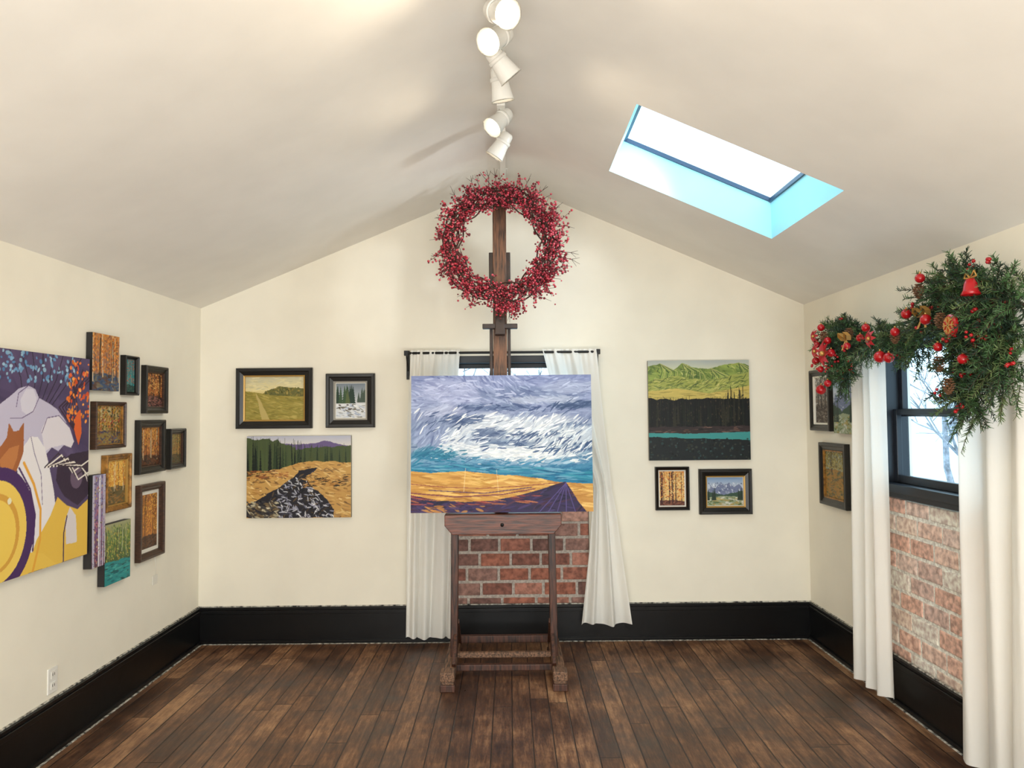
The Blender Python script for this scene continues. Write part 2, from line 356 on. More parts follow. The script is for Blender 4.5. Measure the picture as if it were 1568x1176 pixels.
# ------------------------------------------------------------------ painting toolkit
def vnoise(W,H,fx,fy,rs):
    gx,gy=int(fx)+3,int(fy)+3; g=rs.random((gy,gx))
    x=np.linspace(0,fx,W);y=np.linspace(0,fy,H); xi=x.astype(int);yi=y.astype(int); tx=x-xi;ty=y-yi
    tx=tx*tx*(3-2*tx);ty=ty*ty*(3-2*ty)
    a=g[np.ix_(yi,xi)];b_=g[np.ix_(yi,xi+1)];c=g[np.ix_(yi+1,xi)];d=g[np.ix_(yi+1,xi+1)]
    tx=tx[None,:];ty=ty[:,None]
    return (a*(1-tx)+b_*tx)*(1-ty)+(c*(1-tx)+d*tx)*ty
class P:
    def __init__(s,W,H,bg,seed=0):
        s.W,s.H=W,H; s.rs=np.random.RandomState(seed); s.im=np.zeros((H,W,3))+np.array(bg,float)
        s.U,s.V=np.meshgrid(np.linspace(0,1,W),np.linspace(0,1,H))
    def fbm(s,fx,fy,o=4):
        r=np.zeros((s.H,s.W));a=1;t=0
        for i in range(o): r+=a*vnoise(s.W,s.H,fx*2**i,fy*2**i,s.rs);t+=a;a*=.55
        return r/t
    def mix(s,m,c):
        m=np.clip(m,0,1)[...,None]; s.im=s.im*(1-m)+np.array(c,float)*m
    def grad(s,stops,warp=0):
        v=s.V+warp*(s.fbm(3,5)-.5); ks=[k for k,_ in stops]; s.im=np.stack([np.interp(v,ks,[c[i] for _,c in stops]) for i in range(3)],-1)
    def below(s,pts,c,rough=.01,f=12,to=None):
        y=np.interp(s.U,[p[0] for p in pts],[p[1] for p in pts])+rough*2*(s.fbm(f,f)-.5)
        m=s.V>y
        if to is not None:
            y2=np.interp(s.U,[p[0] for p in to],[p[1] for p in to])+rough*2*(s.fbm(f,f)-.5); m&=s.V<y2
        if c is not None: s.mix(m.astype(float),c)
        return m
    def ell(s,cx,cy,rx,ry,c,ang=0,rough=0,a=1.0):
        q=((s.U-cx)/rx)**2+((s.V-cy)/ry)**2
        if rough: q+=rough*(s.fbm(14,14)-.5)
        s.mix((q<1)*a,c); return q<1
    def poly(s,pts,c,rough=0.0):
        U=s.U;V=s.V
        if rough: U=U+rough*(s.fbm(10,10)-.5);V=V+rough*(s.fbm(10,10)-.5)
        ins=np.zeros(U.shape,bool); n=len(pts)
        for i in range(n):
            x1,y1=pts[i];x2,y2=pts[(i+1)%n]
            if y1==y2: continue
            cnd=((y1>V)!=(y2>V))&(U<(x2-x1)*(V-y1)/(y2-y1)+x1); ins^=cnd
        if c is not None: s.mix(ins.astype(float),c)
        return ins
    def stroke(s,u,v,L,w,ang,c,a=.9,m=None):
        W,H=s.W,s.H; cx=u*W;cy=v*H;L=max(L*W,.7);w=max(w*W,.6); R=int(max(L,w))+2
        x0,x1=max(0,int(cx)-R),min(W,int(cx)+R+1);y0,y1=max(0,int(cy)-R),min(H,int(cy)+R+1)
        if x0>=x1 or y0>=y1: return
        X,Y=np.meshgrid(np.arange(x0,x1)-cx,np.arange(y0,y1)-cy); ca,sa=math.cos(ang),math.sin(ang)
        q=((X*ca+Y*sa)/L)**2+((-X*sa+Y*ca)/w)**2
        k=np.clip((1.15-q)*3,0,1)*a
        if m is not None: k=k*m[y0:y1,x0:x1]
        k=k[...,None]; s.im[y0:y1,x0:x1]=s.im[y0:y1,x0:x1]*(1-k)+np.array(c,float)*k
    def dabs(s,n,u0,u1,v0,v1,cols,L=.02,w=.006,ang=0,ja=.3,a=.9,m=None,jc=10):
        r=s.rs
        for i in range(n):
            c=np.array(cols[r.randint(len(cols))],float)+r.normal(0,jc)
            s.stroke(r.uniform(u0,u1),r.uniform(v0,v1),L*r.uniform(.5,1.4),w*r.uniform(.6,1.4),ang+r.normal(0,ja),np.clip(c,0,255),a,m)
    def line(s,pts,w,c,a=1,w2=None):
        for i in range(len(pts)-1):
            (x1,y1),(x2,y2)=pts[i],pts[i+1]; n=max(2,int(math.hypot((x2-x1)*s.W,(y2-y1)*s.H)/max(w*s.W*.6,.8)))
            for k in range(n+1):
                t=k/n; ww=w if w2 is None else w+(w2-w)*(i+t)/(len(pts)-1)
                s.stroke(x1+(x2-x1)*t,y1+(y2-y1)*t,ww,ww,0,c,a)
    def pine(s,cx,top,base,w,c):
        W,H=s.W,s.H; x0,x1=max(0,int((cx-w)*W)),min(W,int((cx+w)*W)+2);y0,y1=max(0,int(top*H)),min(H,int(base*H)+1)
        if x0>=x1 or y0>=y1:return
        X,Y=np.meshgrid(np.arange(x0,x1)/W-cx,np.arange(y0,y1)/H); t=(Y-top)/(base-top)
        jag=.55+.45*np.abs(((Y-top)*H/ max(3,(base-top)*H/7))%1)
        m=(np.abs(X)<w*t*jag+.4/W)[...,None]; s.im[y0:y1,x0:x1]=np.where(m,np.array(c,float),s.im[y0:y1,x0:x1])
    def trunks(s,n,v0,v1,cols,w,u0=0,u1=1,lean=.02):
        r=s.rs
        for i in range(n):
            u=r.uniform(u0,u1);l=r.normal(0,lean); s.line([(u,r.uniform(v1-.1,v1)),(u+l*.5,(v0+v1)/2),(u+l,v0+r.uniform(0,.05))],w*r.uniform(.5,1.3),cols[r.randint(len(cols))],.95)

def grid_obj(name,w,h,img,e,M,z):
    H,W,_=img.shape; x=np.linspace(-w/2,w/2,W);y=np.linspace(h/2,-h/2,H); X,Y=np.meshgrid(x,y)
    co=np.stack([X,Y,np.full_like(X,z)],-1).reshape(-1,3); R=np.array(M.to_3x3());tr=np.array(M.translation); co=co@R.T+tr
    idx=np.arange(H*W).reshape(H,W); q=np.stack([idx[1:,:-1],idx[1:,1:],idx[:-1,1:],idx[:-1,:-1]],-1).reshape(-1,4)
    me=bpy.data.meshes.new(name); me.vertices.add(H*W); me.vertices.foreach_set('co',co.ravel())
    me.loops.add(q.size); me.loops.foreach_set('vertex_index',q.ravel().astype(np.int32)); me.polygons.add(len(q))
    me.polygons.foreach_set('loop_start',(np.arange(len(q))*4).astype(np.int32)); me.polygons.foreach_set('loop_total',np.full(len(q),4,np.int32))
    me.update(calc_edges=True); me.materials.append(M_paint)
    at=me.color_attributes.new('Col','FLOAT_COLOR','POINT'); c=np.ones((H*W,4)); c[:,:3]=lin(np.clip(img,0,255).reshape(-1,3)); at.data.foreach_set('color',c.ravel().astype(np.float32))
    o=bpy.data.objects.new(name,me); COL.objects.link(o); parent(o,e); return o
def canvas(name,T,cx,cz,w,h,img,t=.035,side=None,M=None):
    if M is None: M=T@Matrix.Translation((cx,cz,0))
    e=empty(name,M.translation); b=MB(); b.bb((-w/2,-h/2,.003),(w/2,h/2,t-.002)); b.obj('stretcher',[side or M_cside],e,0,M)
    grid_obj('painted_canvas',w,h,img,e,M,t); return e
def framed(name,T,cx,cz,w,h,fw,img,mat,slip=M_gold,mat_w=0,t=.036):
    M=T@Matrix.Translation((cx,cz,0)); e=empty(name,M.translation)
    prof=[(0,.002),(0,t*.85),(.005,t),(fw*.35,t*.97),(fw*.45,t*.82),(fw*.84,t*.6),(fw*.84,t*.7),(fw,t*.6),(fw,t*.3)]
    b=MB()
    for o,z in prof: b.v+=[(-w/2+o,-h/2+o,z),(w/2-o,-h/2+o,z),(w/2-o,h/2-o,z),(-w/2+o,h/2-o,z)]
    for i in range(len(prof)-1):
        for j in range(4): b.f.append((i*4+j,i*4+(j+1)%4,(i+1)*4+(j+1)%4,(i+1)*4+j)); b.m.append(1 if i>=6 else 0); b.s.append(False)
    b.obj('frame',[mat,slip],e,0,M)
    iw,ih=w-2*fw,h-2*fw
    b=MB(); b.bb((-iw/2-.004,-ih/2-.004,.002),(iw/2+.004,ih/2+.004,t*.3)); b.obj('mat_board',[M_matbd],e,0,M)
    grid_obj('picture',iw-2*mat_w,ih-2*mat_w,img,e,M,t*.3+.0015); return e

# ------------------------------------------------------------------ the paintings
def art_main():
    p=P(460,345,(130,140,188),1); r=p.rs; W,H=460,345
    f=p.fbm(2.2,3.2,3); f2=p.fbm(3.5,5,3)
    U,V=p.U,p.V
    p.grad([(0,(118,130,180)),(.15,(142,154,198)),(.3,(126,140,182)),(.42,(108,130,170)),(.55,(134,158,186)),(.64,(80,134,170)),(.72,(30,116,154))],.10)
    def mass(cu,cv,ru,rv,c,a=.85,rough=1.2):
        q=((U-cu)/ru)**2+((V-cv)/rv)**2+rough*(f2-.5)*2
        p.mix(np.clip((1-q)*2.2,0,1)*a,c)
    mass(.62,.13,.35,.07,(108,124,168)); mass(.2,.12,.2,.1,(158,166,208)); mass(.85,.08,.2,.06,(152,162,198))
    mass(.90,.22,.16,.035,(72,94,138)); mass(.5,.235,.25,.03,(84,104,150)); mass(.72,.18,.2,.035,(168,178,206))
    mass(.62,.37,.42,.11,(206,214,224)); mass(.85,.45,.30,.10,(190,202,216)); mass(.3,.47,.15,.09,(184,196,216)); mass(.45,.55,.32,.055,(198,208,220))
    mass(.75,.57,.3,.05,(208,216,224)); mass(.42,.42,.1,.035,(72,94,140)); mass(.1,.45,.12,.1,(134,150,194)); mass(.12,.57,.13,.05,(34,120,156)); mass(.8,.64,.3,.025,(150,178,202))
    mass(.28,.32,.14,.035,(68,90,138)); mass(.93,.55,.1,.03,(54,84,134)); mass(.15,.26,.14,.05,(168,176,210))
    mass(.68,.43,.2,.022,(92,116,156)); mass(.52,.50,.16,.018,(84,108,152)); mass(.9,.37,.12,.02,(98,120,162))
    base=p.im.copy()
    for i in range(2800):
        u,v=r.random(),r.random()*.71; c=base[int(v*(H-1)),int(u*(W-1))]
        g=(f[int(v*(H-1)),int(u*(W-1))]-.5)
        ang=g*2.8+ (.35 if v<.28 else -.05) -(.5 if (u<.35 and .4<v<.62) else 0)+r.normal(0,.22)
        k=r.normal(0,17); c=np.clip(c+np.array((k,k,k*.8)),0,255)
        p.stroke(u,v,r.uniform(.010,.042),r.uniform(.002,.006),ang,c,.88)
    for cu,cv,su,sv,c,n in((.62,.36,.22,.05,(236,238,240),95),(.85,.46,.12,.05,(226,232,238),60),(.45,.56,.18,.03,(230,234,238),60),(.75,.58,.18,.03,(236,240,240),70),(.28,.47,.09,.05,(218,224,232),50),(.5,.24,.2,.02,(60,80,130),28),(.88,.23,.08,.02,(54,78,124),26),(.6,.47,.25,.03,(64,88,138),50),(.82,.53,.15,.02,(48,80,130),32),(.25,.35,.1,.03,(56,80,128),22),(.15,.60,.1,.03,(24,114,148),40),(.6,.64,.25,.02,(56,128,166),44),(.3,.1,.2,.05,(176,184,220),40)):
        for i in range(n):
            u,v=r.normal(cu,su),r.normal(cv,sv)
            if 0<=v<.70 and 0<=u<=1:
                g=f[int(v*(H-1)),int(u*(W-1))]-.5; p.stroke(u,v,r.uniform(.010,.036),r.uniform(.002,.005),g*2.6+r.normal(-.05,.25),np.array(c)+r.normal(0,8),.88)
    lum=p.im.mean(-1,keepdims=True); k=np.clip((.64-V)*8,0,1)[...,None]*.22; p.im=p.im*(1-k)+(lum+np.array((-6,2,6)))*k
    m0=p.below([(0,.665),(.3,.655),(.6,.67),(1,.70)],None,.01); p.dabs(220,0,1,.64,.78,[(28,118,150),(40,136,160),(20,92,132),(70,150,176),(120,170,196)],.05,.004,.06,.08,.8,m0)
    m=p.below([(0,.70),(.1,.71),(.3,.70),(.45,.725),(.6,.74),(.72,.76),(.8,.785),(1,.80)],(200,150,74),.006)
    p.dabs(500,0,1,.7,1,[(222,180,98),(206,156,76),(178,126,58),(232,192,114),(188,134,64)],.05,.005,.06,.1,.75,m)
    p.line([(0,.79),(.2,.815),(.4,.825),(.6,.81),(.8,.79)],.0025,(150,84,60)); p.line([(.3,.68),(.29,.85)],.0015,(235,215,170),.6); p.line([(.47,.69),(.48,.86)],.0015,(235,215,170),.5)
    p.line([(0,.855),(.25,.885),(.5,.87),(.68,.83)],.003,(120,60,70)); p.line([(.1,.835),(.4,.86),(.66,.82)],.0025,(90,60,90))
    m=p.below([(0,.87),(.15,.91),(.3,.925),(.45,.915),(.6,.875),(.72,.835),(.8,.80),(.85,.785),(.88,.84),(.92,.93),(.97,1.01),(1,1.02)],(46,34,74),.004)
    p.dabs(260,0,1,.8,1,[(36,28,62),(58,44,92),(66,34,60),(30,26,58),(74,40,60)],.04,.005,-.25,.25,.8,m)
    p.dabs(60,0,.7,.87,.94,[(150,60,54),(190,110,60),(110,44,60)],.04,.003,.1,.1,.8,m)
    p.dabs(50,0,.4,.95,1,[(190,130,60),(60,44,90)],.03,.005,.2,.2,.8)
    for k in range(5): p.line([(.85,.79),(.70+k*.05,1.0)],.0025,(84,70,128),.7)
    return p.im
def art_field():
    p=P(170,120,(196,184,140),2); p.grad([(0,(194,188,158)),(.3,(222,206,150)),(.4,(206,186,120))],.05)
    p.dabs(120,0,1,0,.35,[(205,195,155),(190,186,158),(224,210,158)],.06,.01,0,.2,.6)
    m=p.below([(0,.42),(.3,.38),(.45,.28),(.6,.22),(.75,.25),(.9,.24),(1,.3)],(100,98,52),.04)
    p.dabs(150,.3,1,.2,.45,[(116,112,56),(80,84,46),(146,126,60)],.02,.012,1,1,.8,m)
    m=p.below([(0,.33),(.25,.38),(.5,.44),(1,.46)],(150,136,64),.01)
    p.dabs(400,0,1,.36,1,[(160,144,68),(132,122,56),(174,154,80),(142,132,60)],.06,.01,.15,.15,.7,m)
    p.poly([(.28,1),(.42,1),(.28,.6),(.18,.38),(.17,.38),(.22,.6)],(184,164,100),.02)
    return p.im
def art_snow():
    p=P(110,120,(150,160,180),3); p.grad([(0,(120,130,140)),(.4,(170,176,180)),(.6,(214,214,214)),(1,(190,196,206))],.05)
    for i in range(14): x=p.rs.uniform(0,.6);p.pine(x,p.rs.uniform(.0,.2),.58,p.rs.uniform(.08,.14),[(40,60,48),(60,84,56),(86,98,60)][i%3])
    for i in range(6): p.pine(p.rs.uniform(.7,1),p.rs.uniform(.1,.3),.55,.08,(70,84,72))
    m=p.below([(0,.62),(.5,.58),(1,.6)],(216,218,220),.02)
    p.dabs(90,0,1,.6,1,[(230,230,228),(170,180,200),(120,120,110),(200,205,212)],.08,.02,.2,.2,.8,m)
    p.dabs(14,.1,.9,.62,.8,[(70,60,50),(90,80,64)],.05,.02,.2,.3,.8)
    return p.im
def art_river():
    p=P(300,228,(180,184,196),4); p.grad([(0,(176,178,196)),(.12,(214,208,202)),(.2,(170,160,150))],.04)
    p.below([(0,.1),(.6,.1),(.75,.05),(1,.14)],(104,88,130),.02)
    m=p.below([(0,.02),(.3,.06),(.5,.16),(.7,.14),(1,.13)],(70,82,50),.05)
    for i in range(56):
        x=p.rs.uniform(-.02,.52); p.pine(x,p.rs.uniform(-.02,.2)+x*.12,.46,p.rs.uniform(.008,.018),[(24,36,26),(44,60,36),(74,88,50),(20,28,22)][i%4])
    for i in range(28):
        x=p.rs.uniform(.5,1); p.pine(x,p.rs.uniform(.1,.2),.36,.013,[(40,54,34),(72,82,46)][i%2])
    m=p.below([(0,.5),(.25,.42),(.5,.33),(.7,.31),(1,.33)],(196,152,84),.02)
    p.dabs(500,0,1,.32,1,[(214,174,104),(180,132,70),(228,196,132),(110,80,48),(150,114,68)],.032,.0055,.2,.3,.8,m)
    m=p.poly([(.5,.42),(.7,.40),(.56,.5),(.62,.62),(.74,.74),(.84,.9),(.84,1),(0,1),(0,.86),(.2,.72),(.36,.58),(.46,.5)],(36,34,42),.05)
    p.dabs(260,0,.85,.42,1,[(22,22,30),(60,62,76),(46,40,36),(90,70,44)],.026,.006,-.3,.5,.8,m)
    p.dabs(190,.3,.85,.5,1,[(226,226,230),(190,192,204),(150,150,170)],.024,.005,.5,.7,.85,m)
    p.dabs(150,0,.3,.8,1,[(190,180,150),(120,100,70),(60,56,56)],.024,.007,.3,.4,.85)
    p.dabs(110,.55,.95,.5,.62,[(200,150,80),(46,36,28),(170,120,60)],.025,.005,0,.2,.85)
    p.dabs(100,0,.4,.42,.52,[(150,90,50),(90,60,36),(200,150,80)],.025,.005,0,.2,.85)
    return p.im
def art_lake():
    p=P(300,294,(150,160,150),5); p.grad([(0,(170,176,172)),(.08,(196,200,176))],.04)
    m=p.below([(0,.06),(.12,.03),(.25,.1),(.34,.03),(.45,.07),(.6,.09),(.75,.05),(.9,.03),(1,.05)],(120,140,70),.015)
    n=p.fbm(5,9); sh=np.clip((n-.5)*6,-1,1)*m*(p.V<.4); p.im+=sh[...,None]*np.array((26,24,12))
    p.dabs(640,0,1,.04,.4,[(160,170,90),(96,118,62),(70,92,54),(188,188,112),(134,148,80)],.022,.0042,.6,.55,.8,m)
    for pk in((.12,.03),(.34,.03),(.62,.08),(.9,.03)):
        for k in range(6): p.line([(pk[0],pk[1]),(pk[0]+.02+.03*k,pk[1]+.08),(pk[0]+.04*k-.02,pk[1]+.2)],.0035,[(62,84,52),(182,182,112)][k%2],.65)
    m=p.below([(0,.2),(.3,.16),(.6,.2),(1,.12)],(156,162,84),.02,to=[(0,.42),(1,.42)])
    p.dabs(380,0,1,.16,.36,[(178,180,98),(124,138,66),(98,114,60),(196,190,114),(78,92,54)],.032,.0042,-.3,.4,.8,m)
    m=p.below([(0,.31),(.3,.28),(.6,.33),(1,.26)],(198,178,98),.01); p.dabs(90,0,1,.27,.4,[(208,186,102),(156,142,76)],.05,.004,0,.1,.8,m)
    m=p.below([(0,.38),(.4,.39),(1,.38)],(24,25,25),.02)
    for i in range(130):
        x=p.rs.uniform(-.02,1.02); tall=.12 if .72<x<.98 and i%5==0 else 0
        p.pine(x,p.rs.uniform(.36,.46)-tall,p.rs.uniform(.58,.70),p.rs.uniform(.008,.018),[(18,20,20),(28,34,27),(44,44,34),(21,24,26)][i%4])
    p.dabs(170,0,1,.36,.62,[(84,70,48),(54,56,38),(40,36,42),(104,84,56)],.01,.003,1.4,.3,.6)
    p.below([(0,.67),(1,.66)],(54,44,44),.01)
    p.dabs(80,0,1,.66,.72,[(120,90,80),(70,60,60),(40,40,40)],.03,.004,0,.1,.8)
    p.below([(0,.725),(.5,.735),(1,.72)],(64,146,144),.005)
    p.below([(0,.765),(.4,.78),(1,.80)],(28,34,36),.01)
    m=p.V>.78; p.dabs(170,0,1,.78,1,[(36,46,44),(20,24,26),(56,60,50),(44,70,72)],.01,.010,1.57,.1,.8,m)
    return p.im
def art_autumn(W,H,seed,bgs,leaf,trunk,ground,nt=12,tw=.012,gv=.75):
    p=P(W,H,bgs[0],seed); p.grad([(0,bgs[0]),(.5,bgs[1]),(1,bgs[1])],.2)
    p.dabs(160,0,1,0,1,bgs,.06,.03,.5,1,.7)
    m=p.below([(0,gv),(.5,gv-.03),(1,gv+.02)],ground[0],.03); p.dabs(140,0,1,gv-.03,1,ground,.07,.02,0,.3,.8,m)
    p.trunks(nt,0.0,gv+.12,trunk,tw)
    p.dabs(360,0,1,0,gv-.05,leaf,.024,.017,.5,1,.85)
    p.trunks(max(2,nt//3),0.05,gv+.1,trunk,tw*.8)
    return p.im
def art_mtn(seed,W=150,H=100):
    p=P(W,H,(150,170,200),seed); p.grad([(0,(120,150,190)),(.3,(186,196,210))],.05)
    p.poly([(0,.5),(.12,.3),(.22,.4),(.38,.15),(.5,.3),(.62,.18),(.75,.35),(.88,.22),(1,.4),(1,.7),(0,.7)],(116,126,158),.03)
    p.dabs(80,0,1,.2,.6,[(210,216,226),(90,100,130),(160,170,190)],.03,.012,.8,.5,.8)
    p.below([(0,.5),(.2,.56),(.45,.62),(.7,.56),(1,.48)],(60,84,70),.03)
    p.below([(0,.7),(.5,.66),(1,.7)],(150,160,130),.02)
    p.dabs(80,0,1,.7,1,[(170,150,90),(90,110,70),(200,200,190),(120,130,90)],.06,.02,0,.3,.8)
    for i in range(12): p.pine([p.rs.uniform(0,.25),p.rs.uniform(.8,1)][i%2],p.rs.uniform(.35,.5),.8,.04,(44,60,50))
    return p.im
def art_big():
    p=P(440,340,(84,70,104),9)
    p.dabs(200,0,1,0,.6,[(80,66,100),(90,76,112),(74,62,96)],.08,.03,.3,.6,.5)
    for k in range(8): p.line([(.60+.02*k,.26),(.58+.04*k,.12),(.52+.06*k,.0)],.0025,(44,34,58),.9)
    p.dabs(110,.4,.9,.0,.14,[(120,164,200),(92,140,184),(150,184,208)],.008,.006,.5,1,1)
    G=(196,190,212)
    p.poly([(.45,.26),(.52,.21),(.57,.17),(.62,.155),(.66,.17),(.68,.21),(.73,.23),(.79,.26),(.84,.31),(.87,.37),(.84,.43),(.80,.46),(.76,.44),(.72,.48),(.62,.5),(.45,.5)],G,.008)
    p.poly([(.58,.22),(.61,.17),(.65,.17),(.67,.21),(.66,.27),(.62,.29),(.59,.27)],(214,210,224),.008)
    p.poly([(.70,.36),(.73,.30),(.80,.29),(.87,.35),(.90,.42),(.88,.45),(.83,.43),(.76,.44),(.72,.46)],(224,218,226),.008)
    p.line([(.53,.3),(.59,.30),(.65,.27),(.68,.21)],.0018,(110,94,134)); p.line([(.70,.37),(.73,.30),(.80,.29),(.87,.35),(.90,.42)],.0018,(110,94,134)); p.line([(.62,.155),(.57,.19),(.56,.25)],.0018,(110,94,134))
    p.poly([(.57,.52),(.60,.43),(.64,.385),(.68,.39),(.72,.44),(.75,.54),(.78,.66),(.80,.78),(.80,.92),(.70,.96),(.62,.9),(.58,.7)],(234,230,232),.006)
    p.line([(.64,.385),(.66,.46),(.70,.56),(.71,.7)],.0018,(120,108,140))
    p.poly([(.40,.52),(.47,.44),(.515,.385),(.525,.32),(.55,.36),(.575,.355),(.60,.32),(.605,.40),(.60,.46),(.575,.52),(.54,.58),(.45,.62)],(164,98,56),.005)
    p.poly([(.48,.48),(.53,.43),(.58,.42),(.57,.48),(.54,.54),(.5,.56)],(192,124,72),.005)
    for k in range(7): p.line([(.93,.40),(.92-.02*k,.25),(.86+.03*k,.06+.02*(k%3))],.0035,(56,36,56),.95)
    p.dabs(90,.85,1,.02,.32,[(232,120,44),(214,84,40),(240,150,60)],.008,.006,.5,1,1)
    p.poly([(.90,.36),(.915,.28),(.94,.26),(.95,.38),(.93,.44)],(222,100,46),.008)
    p.poly([(.80,.52),(.88,.48),(1,.47),(1,.70),(.93,.74),(.84,.68),(.79,.6)],(56,42,62),.01)
    p.ell(.92,.60,.04,.055,(106,88,110))
    for k in range(9): p.line([(.72+.01*k,.53),(.80+.02*k,.47+.01*k),(.87+.02*k,.55+.02*(k%4)),(1.0,.49+.03*k)],.003,(240,232,220) if k%2 else (60,46,58))
    p.poly([(.62,1),(.68,.86),(.76,.76),(.80,.68),(.86,.73),(.93,.76),(1,.72),(1,1)],(232,190,78),.006)
    p.poly([(.45,1),(.62,.9),(.72,.93),(.8,1)],(236,196,84),.006)
    p.poly([(.86,.92),(.85,.80),(.88,.74),(.92,.79),(.93,.92)],(222,214,214),.006)
    p.ell(.485,.78,.185,.27,(74,44,96)); p.ell(.475,.785,.150,.22,(240,204,96)); p.ell(.47,.79,.118,.17,(214,160,66)); p.ell(.465,.795,.105,.15,(240,204,92))
    p.ell(.535,.66,.010,.014,(236,232,200))
    p.line([(.605,.50),(.66,.60),(.70,.72),(.70,.86),(.66,1.0)],.006,(230,166,60)); p.line([(.84,1),(.84,.86),(.86,.78)],.0035,(70,48,80)); p.line([(.58,.52),(.64,.62),(.67,.74),(.66,.9)],.004,(74,44,96))
    p.poly([(0,0),(.34,0),(.40,.3),(.34,.55),(.2,.7),(0,.72)],(104,92,134),.02)
    p.poly([(0,.7),(.2,.66),(.3,.7),(.34,1),(0,1)],(220,176,80),.02)
    return p.im
def art_birch(seed,W,H):
    p=P(W,H,(120,110,150),seed); p.grad([(0,(150,146,180)),(.5,(130,90,130)),(1,(100,60,80))],.1)
    p.dabs(260,0,1,0,1,[(190,120,130),(120,130,180),(90,70,110),(200,180,120)],.05,.04,.4,1,.8)
    p.trunks(9,0,1.05,[(220,216,224),(190,186,206)],.045,lean=.04); p.dabs(80,0,1,0,1,[(60,50,60)],.05,.012,0,.2,.8)
    return p.im
def art_water():
    p=P(120,150,(90,110,60),12); p.grad([(0,(160,160,120)),(.3,(110,130,66)),(.6,(76,96,54))],.1)
    p.dabs(420,0,1,.05,.62,[(120,146,68),(80,110,54),(180,180,88),(66,86,54),(196,168,78)],.03,.012,1.2,.5,.85)
    p.trunks(10,.1,.6,[(60,60,44),(190,190,150)],.01)
    p.below([(0,.62),(1,.66)],(34,140,140),.02); p.dabs(90,0,1,.64,1,[(40,150,150),(24,110,120),(80,170,160),(30,80,80)],.08,.015,0,.1,.8,(p.V>.63)*1.0)
    return p.im

def put(kind,T,xa,xb,za,zb,**k):
    cx,cz,w,h=(xa+xb)/2,(za+zb)/2,abs(xb-xa),abs(zb-za)
    if kind=='c': return canvas('canvas_painting',T,cx,cz,w,h,k['img'],k.get('t',.035),k.get('side'))
    return framed('framed_painting',T,cx,cz,w,h,k['fw'],k['img'],k['mat'],k.get('slip',M_gold),k.get('mw',0))
put('f',T_back,-1.883,-1.359,1.46,1.877,fw=.06,img=art_field(),mat=M_frameblk)
put('f',T_back,-1.265,-.928,1.462,1.834,fw=.062,img=art_snow(),mat=M_frameblk,slip=M_csidel,mw=.006)
put('c',T_back,-1.803,-1.09,.85,1.408,img=art_river(),side=M_csidel)
put('c',T_back,.955,1.652,1.218,1.904,img=art_lake(),side=M_csidel)
A_or=art_autumn(110,140,21,[(216,160,90),(230,196,130)],[(196,96,44),(230,156,66),(130,60,40),(240,206,140)],[(40,26,26),(70,40,40)],[(90,50,40),(130,80,60)],12,.012,.86)
put('f',T_back,.996,1.229,.877,1.173,fw=.022,img=A_or,mat=M_frameblk,slip=M_framebrn,mw=.009)
put('f',T_back,1.296,1.659,.846,1.155,fw=.055,img=art_mtn(31),mat=M_frameblk,mw=.004)
put('c',T_left,-2.65,-1.407,.87,1.84,img=art_big(),side=M_csidel)
put('c',T_left,-1.384,-1.128,1.687,1.98,img=art_autumn(110,126,22,[(190,130,60),(150,110,90)],[(206,120,40),(226,150,60),(150,80,40)],[(60,50,40),(226,200,160)],[(60,80,110),(120,110,90),(90,60,50)],10,.013,.72))
put('f',T_left,-1.053,-.903,1.67,1.89,fw=.018,img=art_autumn(80,110,23,[(40,124,130),(60,150,150)],[(190,70,54),(210,100,56),(40,110,116)],[(60,40,40)],[(60,90,80),(30,60,60)],4,.03,.8),mat=M_frameblk,slip=M_frameblk)
put('f',T_left,-.823,-.547,1.568,1.85,fw=.042,img=art_autumn(90,90,24,[(80,50,34),(170,100,50)],[(200,124,60),(100,56,34),(230,180,100)],[(40,24,18)],[(60,40,40),(150,100,90)],4,.02,.7),mat=M_frameblk,slip=M_framebrn)
put('f',T_left,-1.338,-1.04,1.383,1.63,fw=.024,img=art_autumn(120,100,25,[(186,176,136),(160,120,60)],[(200,150,60),(120,110,50),(160,70,50),(70,70,50)],[(36,30,28)],[(140,120,66),(66,66,96),(120,80,56)],5,.014,.66),mat=M_framebrn,slip=M_framegold,mw=0)
put('f',T_left,-.890,-.573,1.218,1.53,fw=.045,img=art_autumn(110,110,26,[(200,142,70),(160,100,56)],[(216,158,70),(180,100,50),(100,70,42)],[(40,28,22),(220,200,160)],[(100,62,40),(60,44,36)],12,.013,.74),mat=M_frameblk,slip=M_framebrn)
put('f',T_left,-.504,-.287,1.219,1.472,fw=.034,img=art_autumn(80,90,27,[(130,130,80),(160,120,70)],[(190,150,70),(100,100,60),(130,80,50)],[(60,44,34)],[(100,80,50),(70,80,60)],5,.015,.7),mat=M_frameblk,slip=M_framebrn)
put('c',T_left,-1.384,-1.264,.79,1.256,img=art_birch(28,60,200),t=.045)
put('f',T_left,-1.232,-.976,1.048,1.348,fw=.034,img=art_autumn(100,110,29,[(230,190,100),(220,160,70)],[(230,160,60),(200,120,50),(240,210,120)],[(90,70,60),(226,206,170)],[(100,90,60),(150,110,60)],5,.014,.6),mat=M_framegold,slip=M_gold)
put('c',T_left,-1.254,-.997,.672,.987,img=art_water(),t=.04)
put('f',T_left,-.875,-.573,.718,1.156,fw=.04,img=art_autumn(90,150,30,[(160,106,60),(200,130,60)],[(220,150,60),(140,80,46),(240,190,80)],[(60,44,34)],[(96,62,40),(70,54,44)],5,.02,.78),mat=M_framebrn,slip=M_framebrn,mw=.022)
